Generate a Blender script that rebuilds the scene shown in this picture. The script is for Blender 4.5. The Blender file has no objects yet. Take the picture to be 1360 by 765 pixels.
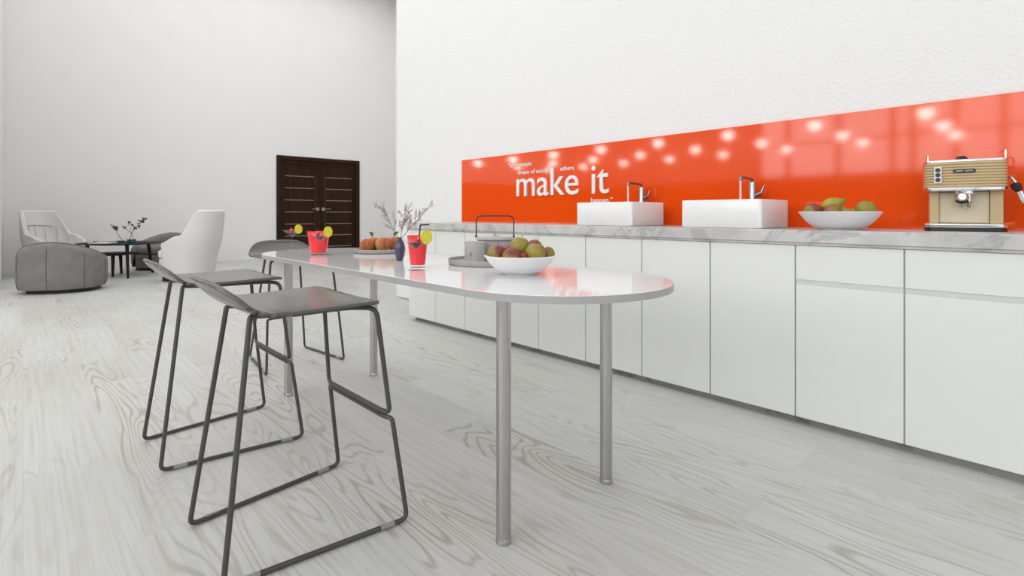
import bpy, math, random
from mathutils import Vector, Matrix, noise as mnoise
random.seed(7)
S = bpy.context.scene
COL = S.collection
pi, sin, cos = math.pi, math.sin, math.cos

# ---------------------------------------------------------------- camera, light, exposure
cd = bpy.data.cameras.new('camera'); cam = bpy.data.objects.new('camera', cd); COL.objects.link(cam)
cam.location = (0, 0, .97); cam.rotation_euler = (pi/2, 0, math.radians(-43.29))
cd.sensor_width = 36; cd.lens = 690/1360*36; cd.shift_y = -97.5/1360; cd.clip_start = .02
S.camera = cam
S.view_settings.view_transform = 'Standard'; S.view_settings.look = 'None'
S.view_settings.gamma = 1; S.view_settings.use_curve_mapping = False
S.view_settings.exposure = 0.30
W = bpy.data.worlds.new('world'); S.world = W; W.use_nodes = True
W.node_tree.nodes['Background'].inputs[0].default_value = (.9, .95, 1, 1)
W.node_tree.nodes['Background'].inputs[1].default_value = .6

def area(name, loc, rot, sx, sy, power, color=(1, 1, 1)):
    l = bpy.data.lights.new(name, 'AREA'); l.shape = 'RECTANGLE'; l.size = sx; l.size_y = sy
    l.energy = power; l.color = color
    o = bpy.data.objects.new(name, l); o.location = loc; o.rotation_euler = rot; COL.objects.link(o)
    return o
# daylight through the big side window, then two added fill lamps
area('daylight_side_window', (-7.98, .55, 4.2), (0, -pi/2, 0), 4.5, 9.9, 400, (1, 1, 1))
area('fill_rear', (-2.4, -4.95, 3.3), (pi/2, 0, 0), 9.5, 5.5, 85, (1, 1, 1))  # unseen fill lamp added behind the camera
area('fill_ceiling', (1.5, 7.0, 6.45), (0, 0, 0), 10, 9, 285, (1, 1, 1))  # unseen fill lamp added below the closed ceiling

# ---------------------------------------------------------------- materials
def nt(name):
    m = bpy.data.materials.new(name); m.use_nodes = True
    return m, m.node_tree, m.node_tree.nodes['Principled BSDF']
def node(t, kind, **kw):
    n = t.nodes.new(kind)
    for k, v in kw.items():
        if k in n.inputs: n.inputs[k].default_value = v
        else: setattr(n, k, v)
    return n
def ramp(t, src, stops):
    r = t.nodes.new('ShaderNodeValToRGB'); e = r.color_ramp.elements
    while len(e) < len(stops): e.new(.5)
    for i, (p, c) in enumerate(stops):
        e[i].position = p; e[i].color = (*c, 1) if len(c) == 3 else c
    t.links.new(src, r.inputs[0]); return r.outputs[0]
def coords(t, scale=(1, 1, 1), kind='Object', rot=(0, 0, 0)):
    tc = t.nodes.new('ShaderNodeTexCoord'); mp = t.nodes.new('ShaderNodeMapping')
    mp.inputs['Scale'].default_value = scale; mp.inputs['Rotation'].default_value = rot
    t.links.new(tc.outputs[kind], mp.inputs[0]); return mp.outputs[0]
def mat(name, c, rough=.5, metal=0, var=.05, scale=12, bump=0, bscale=80, coat=0, spec=None):
    """plain material with a slight mottled variation of its colour and optional fine bump"""
    m, t, b = nt(name)
    v = coords(t)
    n = node(t, 'ShaderNodeTexNoise', Scale=scale, Detail=3.0); t.links.new(v, n.inputs['Vector'])
    lo = tuple(max(0, x*(1-var)) for x in c); hi = tuple(min(1, x*(1+var)) for x in c)
    t.links.new(ramp(t, n.outputs[0], [(.3, lo), (.7, hi)]), b.inputs['Base Color'])
    b.inputs['Roughness'].default_value = rough; b.inputs['Metallic'].default_value = metal
    if coat: b.inputs['Coat Weight'].default_value = coat; b.inputs['Coat Roughness'].default_value = .05
    if spec is not None: b.inputs['Specular IOR Level'].default_value = spec
    if bump:
        n2 = node(t, 'ShaderNodeTexNoise', Scale=bscale, Detail=4.0); t.links.new(v, n2.inputs['Vector'])
        bp = node(t, 'ShaderNodeBump', Strength=bump, Distance=.01); t.links.new(n2.outputs[0], bp.inputs['Height'])
        t.links.new(bp.outputs[0], b.inputs['Normal'])
    return m
def thin_glass(name, tint=(1, 1, 1), lowest=.015):
    m, t, b = nt(name); t.nodes.remove(b)
    out = t.nodes['Material Output']
    tr = node(t, 'ShaderNodeBsdfTransparent', Color=(*tint, 1)); gl = node(t, 'ShaderNodeBsdfGlossy', Roughness=.03)
    lw = t.nodes.new('ShaderNodeLayerWeight'); lw.inputs[0].default_value = .5; fr = node(t, 'ShaderNodeMath', operation='POWER'); fr.inputs[1].default_value = 3.4; t.links.new(lw.outputs['Facing'], fr.inputs[0]); hf = node(t, 'ShaderNodeMath', operation='MULTIPLY'); hf.inputs[1].default_value = .22; t.links.new(fr.outputs[0], hf.inputs[0]); mx = t.nodes.new('ShaderNodeMixShader')
    ad = node(t, 'ShaderNodeMath', operation='ADD'); ad.inputs[1].default_value = lowest
    t.links.new(hf.outputs[0], ad.inputs[0]); t.links.new(ad.outputs[0], mx.inputs[0])
    t.links.new(tr.outputs[0], mx.inputs[1]); t.links.new(gl.outputs[0], mx.inputs[2])
    t.links.new(mx.outputs[0], out.inputs[0]); return m

WALL = mat('white_plaster', (.82, .815, .81), .75, var=.01, scale=2)
# rough stucco of the kitchen wall
STUCCO, t, b = nt('white_stucco')
v = coords(t)
n = node(t, 'ShaderNodeTexNoise', Scale=52.0, Detail=3.0, Roughness=.55); t.links.new(v, n.inputs['Vector'])
b.inputs['Base Color'].default_value = (.82, .82, .815, 1); b.inputs['Roughness'].default_value = .55
hr = ramp(t, n.outputs[0], [(.42, (0, 0, 0)), (.62, (1, 1, 1))])
bp = node(t, 'ShaderNodeBump', Strength=.28, Distance=.006); t.links.new(hr, bp.inputs['Height']); t.links.new(bp.outputs[0], b.inputs['Normal'])

# pale wood planks, running along Y
FLOOR, t, b = nt('pale_oak_planks')
v = coords(t, (1, 1, 1), rot=(0, 0, pi/2))
br = node(t, 'ShaderNodeTexBrick', offset=.37); t.links.new(v, br.inputs['Vector'])
br.inputs['Scale'].default_value = 1.0; br.inputs['Brick Width'].default_value = 1.9; br.inputs['Row Height'].default_value = .27
br.inputs['Mortar Size'].default_value = .0012; br.inputs['Mortar Smooth'].default_value = .3
br.inputs['Color1'].default_value = (0, 0, 0, 1); br.inputs['Color2'].default_value = (1, 1, 1, 1)
br.inputs['Mortar'].default_value = (.5, .5, .5, 1)
off = node(t, 'ShaderNodeVectorMath', operation='SCALE'); off.inputs['Scale'].default_value = 37.0
t.links.new(br.outputs['Color'], off.inputs[0])
def plank_noise(sx, sy, detail, rough=.5, dist=0.):
    vv = coords(t, (sx, sy, 1)); ad = node(t, 'ShaderNodeVectorMath', operation='ADD')
    t.links.new(vv, ad.inputs[0]); t.links.new(off.outputs[0], ad.inputs[1])
    nn = node(t, 'ShaderNodeTexNoise', Scale=1.0, Detail=detail, Roughness=rough, Distortion=dist); t.links.new(ad.outputs[0], nn.inputs['Vector'])
    return nn.outputs[0]
def mth(op, a, bb):
    mm = node(t, 'ShaderNodeMath', operation=op)
    for i, x in enumerate((a, bb)):
        if isinstance(x, (int, float)): mm.inputs[i].default_value = x
        elif x is not None: t.links.new(x, mm.inputs[i])
    return mm.outputs[0]
g1 = plank_noise(3.6, .55, 2.2, .5, .25)                        # contour lines of this field are the cathedral grain
wv = mth('SINE', mth('MULTIPLY', g1, 165.0), None)
grain = ramp(t, mth('MULTIPLY_ADD', wv, .5), [(0, (0, 0, 0)), (1, (1, 1, 1))])
for nn in t.nodes:
    if nn.type == 'MATH' and nn.operation == 'MULTIPLY_ADD': nn.inputs[2].default_value = .5
fine = plank_noise(75, 1.6, 4, .6)
patch = plank_noise(1.6, .5, 3, .6)
mask = ramp(t, plank_noise(2.2, .7, 2), [(.42, (0, 0, 0)), (.66, (1, 1, 1))])
def mixc(fac, a, c, mode='MIX'):
    mm = node(t, 'ShaderNodeMix', data_type='RGBA', blend_type=mode)
    if isinstance(fac, (int, float)): mm.inputs[0].default_value = fac
    else: t.links.new(fac, mm.inputs[0])
    for i, x in ((6, a), (7, c)):
        if isinstance(x, tuple): mm.inputs[i].default_value = (*x, 1)
        else: t.links.new(x, mm.inputs[i])
    return mm.outputs[2]
base = ramp(t, patch, [(.25, (.50, .50, .48)), (.5, (.555, .56, .54)), (.78, (.60, .605, .59))])
streak = ramp(t, fine, [(.3, (.83, .81, .77)), (.55, (1, 1, 1))])
c1 = mixc(.75, base, streak, 'MULTIPLY')
gcol = ramp(t, grain, [(0, (.70, .665, .61)), (.32, (1, 1, 1))])
c2 = mixc(mth('MULTIPLY', mask, 1.0), c1, gcol, 'MULTIPLY')
c3 = mixc(mth('MULTIPLY', br.outputs['Fac'], .25), c2, (.35, .34, .32))
t.links.new(c3, b.inputs['Base Color']); b.inputs['Roughness'].default_value = .42
bp = node(t, 'ShaderNodeBump', Strength=.05, Distance=.004); t.links.new(fine, bp.inputs['Height']); t.links.new(bp.outputs[0], b.inputs['Normal'])

def marble(name, light, mid, dark, scale=1.4, rough=.25):
    m, t, b = nt(name)
    v = coords(t, (1, 1, 1), rot=(.4, .2, .5))
    n0 = node(t, 'ShaderNodeTexNoise', Scale=scale*1.6, Detail=5.0, Roughness=.6, Distortion=1.2); t.links.new(v, n0.inputs['Vector'])
    n1 = node(t, 'ShaderNodeTexNoise', Scale=scale*3, Detail=6.0, Roughness=.6, Distortion=.8); t.links.new(v, n1.inputs['Vector'])
    cloud = ramp(t, n1.outputs[0], [(.35, mid), (.6, light)])
    vein = ramp(t, n0.outputs[0], [(.46, (0, 0, 0)), (.495, (.5, .5, .5)), (.53, (0, 0, 0))])
    mm = node(t, 'ShaderNodeMix', data_type='RGBA'); t.links.new(vein, mm.inputs[0]); t.links.new(cloud, mm.inputs[6]); mm.inputs[7].default_value = (*dark, 1)
    t.links.new(mm.outputs[2], b.inputs['Base Color']); b.inputs['Roughness'].default_value = rough
    return m
SIDEW = mat('dark_slate_wall', (.035, .035, .036), .6)
MARBLE = marble('white_marble', (.62, .61, .60), (.50, .49, .485), (.25, .245, .25))
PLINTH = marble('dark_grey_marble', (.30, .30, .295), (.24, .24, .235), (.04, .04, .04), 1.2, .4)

ORANGE, t, b = nt('orange_back_painted_glass')
v = coords(t); n = node(t, 'ShaderNodeTexNoise', Scale=1.5, Detail=1.0); t.links.new(v, n.inputs['Vector'])
t.links.new(ramp(t, n.outputs[0], [(.3, (.80, .072, .004)), (.7, (.83, .080, .005))]), b.inputs['Base Color'])
b.inputs['Roughness'].default_value = .065; b.inputs['IOR'].default_value = 1.52
LETTER = mat('white_acrylic', (.85, .83, .82), .4, var=.02)
DOORW = mat('white_satin_lacquer', (.75, .76, .73), .38, var=.01, scale=3)
CARC = mat('grey_carcass_edge', (.40, .41, .39), .6)
CERAMIC = mat('white_ceramic', (.86, .86, .86), .22, var=.01)
BOWLW = mat('white_porcelain', (.80, .79, .80), .35, var=.02)
CHROME = mat('brushed_chrome', (.42, .415, .42), .22, 1, var=.03)
DKCHROME = mat('dark_chrome', (.28, .28, .29), .2, 1, var=.05)
STEEL = mat('brushed_steel', (.50, .49, .485), .22, 1, var=.03, scale=60)
TABLE = mat('white_gloss_laminate', (.80, .80, .81), .065, var=.005, scale=4)
TEDGE = mat('light_grey_edge_band', (.39, .39, .385), .35, var=.02)
STOOLS = mat('grey_satin_shell', (.078, .076, .072), .22, var=.03)
STOOLS.node_tree.nodes['Principled BSDF'].inputs['IOR'].default_value = 1.7
FRAME = mat('charcoal_powder_coated_steel', (.060, .058, .053), .42, var=.08)
GLIDE = mat('pale_grey_plastic', (.27, .27, .265), .4)
GREYFAB = mat('grey_woven_fabric', (.205, .20, .195), .9, var=.10, scale=9, bump=.15, bscale=220, spec=.2)
SEAM = mat('dark_grey_seam', (.10, .10, .098), .9)
WHITEFAB = mat('white_wool_fabric', (.70, .69, .68), .9, var=.02, scale=30, bump=.08, bscale=260, spec=.2)
WSEAM = mat('light_grey_seam', (.42, .42, .41), .9)
BLACK = mat('black_base', (.010, .010, .010), .5)
BLACKW = mat('black_stained_wood', (.014, .013, .012), .6, var=.3, scale=20, spec=.2)
BPLAST = mat('black_plastic', (.012, .012, .012), .3)
CREAM = mat('cream_enamel', (.56, .43, .235), .25, var=.02, coat=.3)
CREAM2 = mat('cream_matt_panel', (.62, .54, .38), .4, var=.02)
SILVER = mat('polished_silver', (.80, .80, .81), .18, 1, var=.02)
WHITEP = mat('white_plastic_panel', (.72, .72, .75), .3)
RED = mat('red_fruit_punch', (.92, .016, .022), .3, var=.04)
CHERRY = mat('red_glace_cherry', (.75, .010, .02), .12, var=.1, coat=.5)
LIME = None
GLASS = thin_glass('clear_glass')
REDGLASS = thin_glass('red_tinted_glass', (1, .22, .22))
PLUM = mat('plum_glazed_ceramic', (.060, .045, .085), .28, var=.12, scale=30)
TAUPE = mat('taupe_stoneware', (.36, .34, .31), .6, var=.05, scale=60)
GREYCER = mat('grey_stoneware', (.38, .375, .365), .55, var=.05, scale=60)
GREYMUG = mat('pale_grey_stoneware', (.44, .435, .425), .5, var=.04, scale=50)
BLKWIRE = mat('black_wire', (.012, .012, .012), .4)
TWIG = mat('brown_bark', (.075, .05, .045), .8, var=.2, scale=60)
BLOSSOM = mat('pale_pink_blossom', (.50, .38, .38), .7, var=.35, scale=200)
LEAFG = mat('green_leaf', (.05, .14, .02), .5, var=.3, scale=40)
LEAFD = mat('dark_grey_green_leaf', (.055, .06, .05), .6, var=.3, scale=60)
WATER = mat('blue_green_water', (.006, .055, .085), .08, var=.1)
PAPER = mat('white_paper', (.75, .75, .75), .7)
LAMPSH = mat('black_lamp_shade', (.03, .03, .03), .5)
BULB, t, b = nt('lit_bulb'); b.inputs['Emission Color'].default_value = (1, .95, .9, 1); b.inputs['Emission Strength'].default_value = 19
WINFR = mat('grey_window_frame', (.06, .06, .065), .5)
# dark cocktail, partly see-through
COCK, t, b = nt('dark_cocktail'); b.inputs['Base Color'].default_value = (.020, .016, .016, 1); b.inputs['Roughness'].default_value = .25; b.inputs['Specular IOR Level'].default_value = .2
n = node(t, 'ShaderNodeTexNoise', Scale=30.0); t.links.new(ramp(t, n.outputs[0], [(.3, (.88,)*3), (.7, (.94,)*3)]), b.inputs['Alpha'])
STREAM, t, b = nt('running_water'); b.inputs['Base Color'].default_value = (.9, .85, .85, 1); b.inputs['Roughness'].default_value = .1
n = node(t, 'ShaderNodeTexNoise', Scale=60.0); t.links.new(ramp(t, n.outputs[0], [(.3, (.55,)*3), (.7, (.75,)*3)]), b.inputs['Alpha'])
# dark brown veneer
WOOD, t, b = nt('dark_brown_veneer')
v = coords(t, (30, 30, 1.2)); n = node(t, 'ShaderNodeTexNoise', Scale=1.0, Detail=5.0); t.links.new(v, n.inputs['Vector'])
t.links.new(ramp(t, n.outputs[0], [(.3, (.018, .0065, .003)), (.7, (.040, .016, .007))]), b.inputs['Base Color']); b.inputs['Roughness'].default_value = .5; b.inputs['Specular IOR Level'].default_value = .15
INLAY = mat('bronze_inlay', (.30, .23, .18), .35, .6)
def fruit_mat(name, stops, scale=3.0, dirn=(1, .4, .6), rough=.4):
    m, t, b = nt(name)
    tc = t.nodes.new('ShaderNodeTexCoord')
    d = node(t, 'ShaderNodeVectorMath', operation='DOT_PRODUCT'); d.inputs[1].default_value = dirn; t.links.new(tc.outputs['Object'], d.inputs[0])
    k = node(t, 'ShaderNodeMath', operation='MULTIPLY_ADD'); k.inputs[1].default_value = 11.0; k.inputs[2].default_value = .12; t.links.new(d.outputs['Value'], k.inputs[0])
    n = node(t, 'ShaderNodeTexNoise', Scale=45.0, Detail=4.0); t.links.new(tc.outputs['Object'], n.inputs['Vector'])
    s = node(t, 'ShaderNodeMath', operation='MULTIPLY_ADD'); s.inputs[1].default_value = .75; t.links.new(n.outputs[0], s.inputs[0]); t.links.new(k.outputs[0], s.inputs[2])
    t.links.new(ramp(t, s.outputs[0], stops), b.inputs['Base Color']); b.inputs['Roughness'].default_value = rough
    return m
MANGO = fruit_mat('green_and_red_mango_skin', [(.30, (.26, .20, .03)), (.46, (.24, .12, .035)), (.60, (.22, .045, .035))])
MANGOG = fruit_mat('yellow_green_mango_skin', [(.30, (.29, .23, .03)), (.58, (.23, .17, .03)), (.80, (.21, .08, .035))])
MANGOR = fruit_mat('red_mango_skin', [(.15, (.26, .17, .03)), (.4, (.26, .06, .04)), (.7, (.22, .03, .03))])
PEAR = fruit_mat('green_pear_skin', [(.3, (.38, .33, .03)), (.8, (.26, .24, .02))])
PEACH = fruit_mat('peach_skin', [(.3, (.52, .28, .11)), (.6, (.50, .22, .075)), (.9, (.42, .11, .04))], rough=.6)
LIME, t, b = nt('lime_flesh')
tc = t.nodes.new('ShaderNodeTexCoord'); sx = t.nodes.new('ShaderNodeSeparateXYZ'); t.links.new(tc.outputs['Object'], sx.inputs[0])
at = node(t, 'ShaderNodeMath', operation='ARCTAN2'); t.links.new(sx.outputs[1], at.inputs[0]); t.links.new(sx.outputs[2], at.inputs[1])
ml = node(t, 'ShaderNodeMath', operation='MULTIPLY'); ml.inputs[1].default_value = 4.0; t.links.new(at.outputs[0], ml.inputs[0])
cs = node(t, 'ShaderNodeMath', operation='COSINE'); t.links.new(ml.outputs[0], cs.inputs[0])
ab = node(t, 'ShaderNodeMath', operation='ABSOLUTE'); t.links.new(cs.outputs[0], ab.inputs[0])
t.links.new(ramp(t, ab.outputs[0], [(.05, (.82, .78, .22)), (.3, (.72, .68, .03))]), b.inputs['Base Color']); b.inputs['Roughness'].default_value = .3
LIMER = mat('lime_rind', (.62, .62, .02), .4, var=.1)

# ---------------------------------------------------------------- mesh helpers
class MB:
    def __init__(s): s.v = []; s.f = []
    def add(s, vs, fs):
        k = len(s.v); s.v += [tuple(p) for p in vs]; s.f += [tuple(i+k for i in f) for f in fs]; return s
    def box(s, x0, x1, y0, y1, z0, z1):
        return s.add([(x0,y0,z0),(x1,y0,z0),(x1,y1,z0),(x0,y1,z0),(x0,y0,z1),(x1,y0,z1),(x1,y1,z1),(x0,y1,z1)],
                     [(0,3,2,1),(4,5,6,7),(0,1,5,4),(1,2,6,5),(2,3,7,6),(3,0,4,7)])
    def prism(s, outline, z0, z1):
        n = len(outline)
        return s.add([(x,y,z0) for x,y in outline]+[(x,y,z1) for x,y in outline],
                     [tuple(reversed(range(n))), tuple(range(n,2*n))]+[(i,(i+1)%n,n+(i+1)%n,n+i) for i in range(n)])
    def lathe(s, prof, seg=32, c=(0,0,0), close=True, rad=None):
        """prof = [(r,z)...]; rad(angle) scales the radius"""
        vs = []; fs = []; n = len(prof)
        for i in range(seg):
            a = 2*pi*i/seg; k = rad(a) if rad else 1
            for r, z in prof: vs.append((c[0]+r*k*cos(a), c[1]+r*k*sin(a), c[2]+z))
        for i in range(seg):
            j = (i+1) % seg
            for q in range(n-1): fs.append((i*n+q, j*n+q, j*n+q+1, i*n+q+1))
        if close:
            if prof[0][0] > 1e-6: fs.append(tuple(reversed([i*n for i in range(seg)])))
            if prof[-1][0] > 1e-6: fs.append(tuple(i*n+n-1 for i in range(seg)))
        return s.add(vs, fs)
    def tube(s, pts, r, seg=10, bend=0, closed=False, cap=True, rads=None):
        pts = [Vector(p) for p in pts]
        if bend:
            out = []; n = len(pts)
            for i, p in enumerate(pts):
                if not closed and i in (0, n-1): out.append(p); continue
                a, c = pts[i-1], pts[(i+1) % n]
                da, dc = (a-p), (c-p); la, lc = da.length, dc.length
                ang = da.angle(dc)
                if ang > pi-.03: out.append(p); continue
                d = min((bend[i] if isinstance(bend, list) else bend)/math.tan(ang/2), la*.48, lc*.48)
                A = p+da*(d/la); C = p+dc*(d/lc)
                for q in range(7):
                    u = q/6; out.append(A*(1-u)**2+p*2*u*(1-u)+C*u*u)
            pts = out
        n = len(pts); vs = []; fs = []; up = None
        for i, p in enumerate(pts):
            if closed: tg = pts[(i+1) % n]-pts[i-1]
            else: tg = pts[min(i+1, n-1)]-pts[max(i-1, 0)]
            tg.normalize()
            if up is None:
                up = Vector((0,0,1)) if abs(tg.z) < .9 else Vector((1,0,0))
            side = tg.cross(up); side.normalize(); up = side.cross(tg); up.normalize()
            rr = rads[i] if rads else r
            for k in range(seg):
                a = 2*pi*k/seg; vs.append(p+side*(rr*cos(a))+up*(rr*sin(a)))
        for i in range(n if closed else n-1):
            j = (i+1) % n
            for k in range(seg): fs.append((i*seg+k, i*seg+(k+1) % seg, j*seg+(k+1) % seg, j*seg+k))
        if cap and not closed:
            fs.append(tuple(reversed(range(seg)))); fs.append(tuple((n-1)*seg+k for k in range(seg)))
        return s.add(vs, fs)
    def grid(s, fn, nu, nv, wrap=False):
        vs = [fn(i/(nu if wrap else nu-1), j/(nv-1)) for i in range(nu) for j in range(nv)]
        fs = []
        for i in range(nu if wrap else nu-1):
            k = (i+1) % nu
            for j in range(nv-1): fs.append((i*nv+j, k*nv+j, k*nv+j+1, i*nv+j+1))
        return s.add(vs, fs)
    def ball(s, c, r, seg=16, rings=10, sc=(1,1,1), fn=None):
        def f(u, w):
            th, ph = 2*pi*u, pi*w
            d = Vector((sin(ph)*cos(th), sin(ph)*sin(th), -cos(ph)))
            k = fn(d, th, ph) if fn else 1
            return (c[0]+r*sc[0]*d.x*k, c[1]+r*sc[1]*d.y*k, c[2]+r*sc[2]*d.z*k)
        return s.grid(f, seg, rings, wrap=True)

def obj(name, mb, m, parent=None, smooth=True, bevel=0, solid=0, sub=0, loc=None, rot=None, sharp=35):
    me = bpy.data.meshes.new(name); me.from_pydata(mb.v, [], mb.f); me.validate(); me.update()
    me.materials.append(m)
    if smooth:
        me.polygons.foreach_set('use_smooth', [True]*len(me.polygons))
        try: me.set_sharp_from_angle(angle=math.radians(sharp))
        except Exception: pass
    o = bpy.data.objects.new(name, me); COL.objects.link(o)
    if parent: o.parent = parent
    if loc: o.location = loc
    if rot: o.rotation_euler = rot
    if solid:
        md = o.modifiers.new('thickness', 'SOLIDIFY'); md.thickness = solid; md.offset = -1
    if sub:
        md = o.modifiers.new('round', 'SUBSURF'); md.levels = sub; md.render_levels = sub
    if bevel:
        md = o.modifiers.new('edge', 'BEVEL'); md.width = bevel; md.segments = 3; md.limit_method = 'ANGLE'; md.angle_limit = math.radians(40)
    return o
def tag(o, label, cat, group=None):
    o['label'] = label; o['category'] = cat
    if group: o['group'] = group
    return o
def thing(name, label, cat, loc=(0,0,0), rz=0, group=None):
    o = bpy.data.objects.new(name, None); COL.objects.link(o); o.empty_display_size = .1
    o.location = loc; o.rotation_euler = (0, 0, rz)
    return tag(o, label, cat, group)
def struct(name, mb, m, **kw):
    o = obj(name, mb, m, **kw)
    if not o.parent: o['kind'] = 'structure'
    return o
def dup(root, loc, rz=None, label=None, group=None):
    r = root.copy(); COL.objects.link(r); r.location = loc
    if rz is not None: r.rotation_euler = (0, 0, rz)
    if label: r['label'] = label
    if group: r['group'] = group
    for ch in list(root.children):
        c = ch.copy(); COL.objects.link(c); c.parent = r
        for g in list(ch.children):
            d = g.copy(); COL.objects.link(d); d.parent = c
    return r

# ---------------------------------------------------------------- the room
CEIL = 6.54
struct('floor', MB().box(-8.3, 7.4, -5.3, 12.4, -.1, 0), FLOOR, smooth=False)
struct('ceiling', MB().box(-8.3, 7.4, -5.3, 12.4, CEIL, CEIL+.1), WALL, smooth=False)
struct('wall_right', MB().box(3.19, 7.3, -5.2, 5.38, 0, CEIL), STUCCO, smooth=False, bevel=.025)
# back wall with the doorway cut out of it
DX0, DX1, DY, DZ = 4.134, 6.128, 12.08, 2.305
struct('wall_back', MB().box(-8.3, DX0, DY, DY+.25, 0, CEIL).box(DX1, 7.4, DY, DY+.25, 0, CEIL).box(DX0, DX1, DY, DY+.25, DZ, CEIL), WALL, smooth=False)
struct('wall_alcove', MB().box(7.108, 7.4, 5.38, DY, 0, CEIL), WALL, smooth=False)
struct('wall_left', MB().box(-.5, -.226, 9.3, DY, 0, CEIL), WALL, smooth=False, bevel=.03)
# outer walls round the open-plan half of the room (seen only as reflections)
struct('wall_front', MB().box(-8.3, 3.19, -5.3, -5.0, 0, .4).box(-8.3, 3.19, -5.3, -5.0, 6.1, CEIL).box(-8.3, -7.3, -5.3, -5, .4, 6.1).box(2.5, 3.19, -5.3, -5, .4, 6.1), WALL, smooth=False)
struct('wall_side', MB().box(-8.3, -8, -5, DY, 1.92, 6.5-4.5).box(-8.3, -8, -5, DY, 6.5, CEIL).box(-8.3, -8, 5.54, DY, 2.0, 6.5).box(-8.3, -8, -5, -4.5, 2.0, 6.5), WALL, smooth=False)
struct('dark_panel_rear', MB().box(-8, -.5, DY-.03, DY, 0, 1.92), SIDEW, smooth=False)  # dark panel added out of view to deepen the splashback's reflection
struct('baseboard_side', MB().box(-8.3, -8, -5, DY, 0, 1.92), SIDEW, smooth=False)
win = MB()
for y in (5.54, 4.84, 3.72, 2.64, 2.27, 1.55, .81, 0, -1.1, -2.2, -3.3, -4.5): win.box(-7.96, -7.9, y-.05, y+.05, 1.92, 6.5)
for z in (1.92, 2.75, 6.46): win.box(-7.95, -7.91, -4.5, 5.54, z-.025, z+.025)
struct('window_1', win, WINFR, smooth=False)
win = MB()
for x in (-7.3, -5.4, -3.4, -1.5, .5, 2.5): win.box(x-.04, x+.04, -4.93, -4.87, .4, 6.1)
for z in (.42, 2.4, 6.08): win.box(-7.3, 2.5, -4.92, -4.88, z-.03, z+.03)
struct('rear_fill_frame', win, WINFR, smooth=False)  # unseen bars added in front of the rear fill lamp

# double door in the back wall
door = MB().box(DX0, DX0+.10, DY-.03, DY+.2, 0, DZ).box(DX1-.10, DX1, DY-.03, DY+.2, 0, DZ).box(DX0+.1, DX1-.1, DY-.03, DY+.2, DZ-.09, DZ)
D = struct('door_1', door, WOOD, smooth=False, bevel=.006)
D['label'] = 'dark brown double door with thin horizontal inlay lines'; D['kind'] = 'structure'
mid = 5.14
for x0, x1, px0, px1, hx in ((DX0+.104, mid-.004, 4.334, 4.985, mid-.065), (mid+.004, DX1-.104, 5.285, 5.932, mid+.065)):
    lf = obj('door_leaf', MB().box(x0, x1, DY+.03, DY+.075, .005, DZ-.094), WOOD, D, smooth=False, bevel=.004)
    # raised stiles and rails leave the panel field sunk
    fr = MB().box(x0, px0-.04, DY+.012, DY+.03, .005, DZ-.094).box(px1+.04, x1, DY+.012, DY+.03, .005, DZ-.094).box(px0-.04, px1+.04, DY+.012, DY+.03, 2.13, DZ-.094).box(px0-.04, px1+.04, DY+.012, DY+.03, .005, .15)
    obj('stile', fr, WOOD, lf, smooth=False, bevel=.004)
    il = MB()
    for z in (1.855, 1.58, 1.305, 1.032, .755, .48, .21): il.box(px0, px1, DY+.022, DY+.03, z-.009, z+.009)
    obj('inlay', il, INLAY, lf, smooth=False)
    il2 = MB()
    xx = px1+.028 if x0 < mid-.2 else px0-.028
    il2.box(xx-.007, xx+.007, DY+.004, DY+.012, .3, 1.9)
    obj('edge_inlay', il2, mat('brown_inlay', (.075, .045, .03), .35), lf, smooth=False)
    s = -1 if x0 < mid-.2 else 1
    h = MB().box(hx-.035, hx+.035, DY-.004, DY+.012, 1.065, 1.135).tube([(hx, DY+.005, 1.1), (hx, DY-.05, 1.1), (hx+s*.16, DY-.05, 1.1)], .012, bend=.02)
    obj('door_handle', h, CHROME, lf, bevel=.002)

# ---------------------------------------------------------------- kitchen run
ZC = .899
YE = 4.165
ct = obj('worktop', MB().box(2.585, 3.188, -.8, YE+.02, .843, ZC), MARBLE, smooth=False, bevel=.002)
tag(ct, 'long white veined marble worktop lying over the row of cabinets', 'worktop')
obj('edge_strip', MB().box(2.596, 3.188, -.8, YE+.012, .8305, .8425), MARBLE, ct, smooth=False)
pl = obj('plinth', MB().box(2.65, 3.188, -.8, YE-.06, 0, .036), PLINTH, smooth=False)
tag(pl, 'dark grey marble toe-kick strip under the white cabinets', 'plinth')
ys = [4.161, 3.737, 3.325, 2.913, 2.499, 2.084, 1.673, 1.262, .852, .443, .032, -.38, -.79]
lab = ['white one-door base cabinet at the far end of the worktop, beside bare wall',
       'white one-door base cabinet, second along from the far end of the worktop',
       'white one-door base cabinet, third from the far end, behind the mug and teapot',
       'white one-door base cabinet, fourth from the far end, behind the bowl of mangoes',
       'white one-door base cabinet, fifth from the far end, just past the front table leg',
       'white one-door base cabinet under the sink by the lettering',
       'white one-door base cabinet, tall plain door between the two sinks, behind the rounded table end',
       'white one-door base cabinet under the bigger-looking sink, before the drawer cabinets',
       'white base cabinet with a drawer over its door, under the worktop fruit bowl',
       'white base cabinet with a drawer over its door, under the coffee machine',
       'white base cabinet with drawer, next beyond the one under the coffee machine',
       'white base cabinet with drawer at the near end of the worktop']
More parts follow.
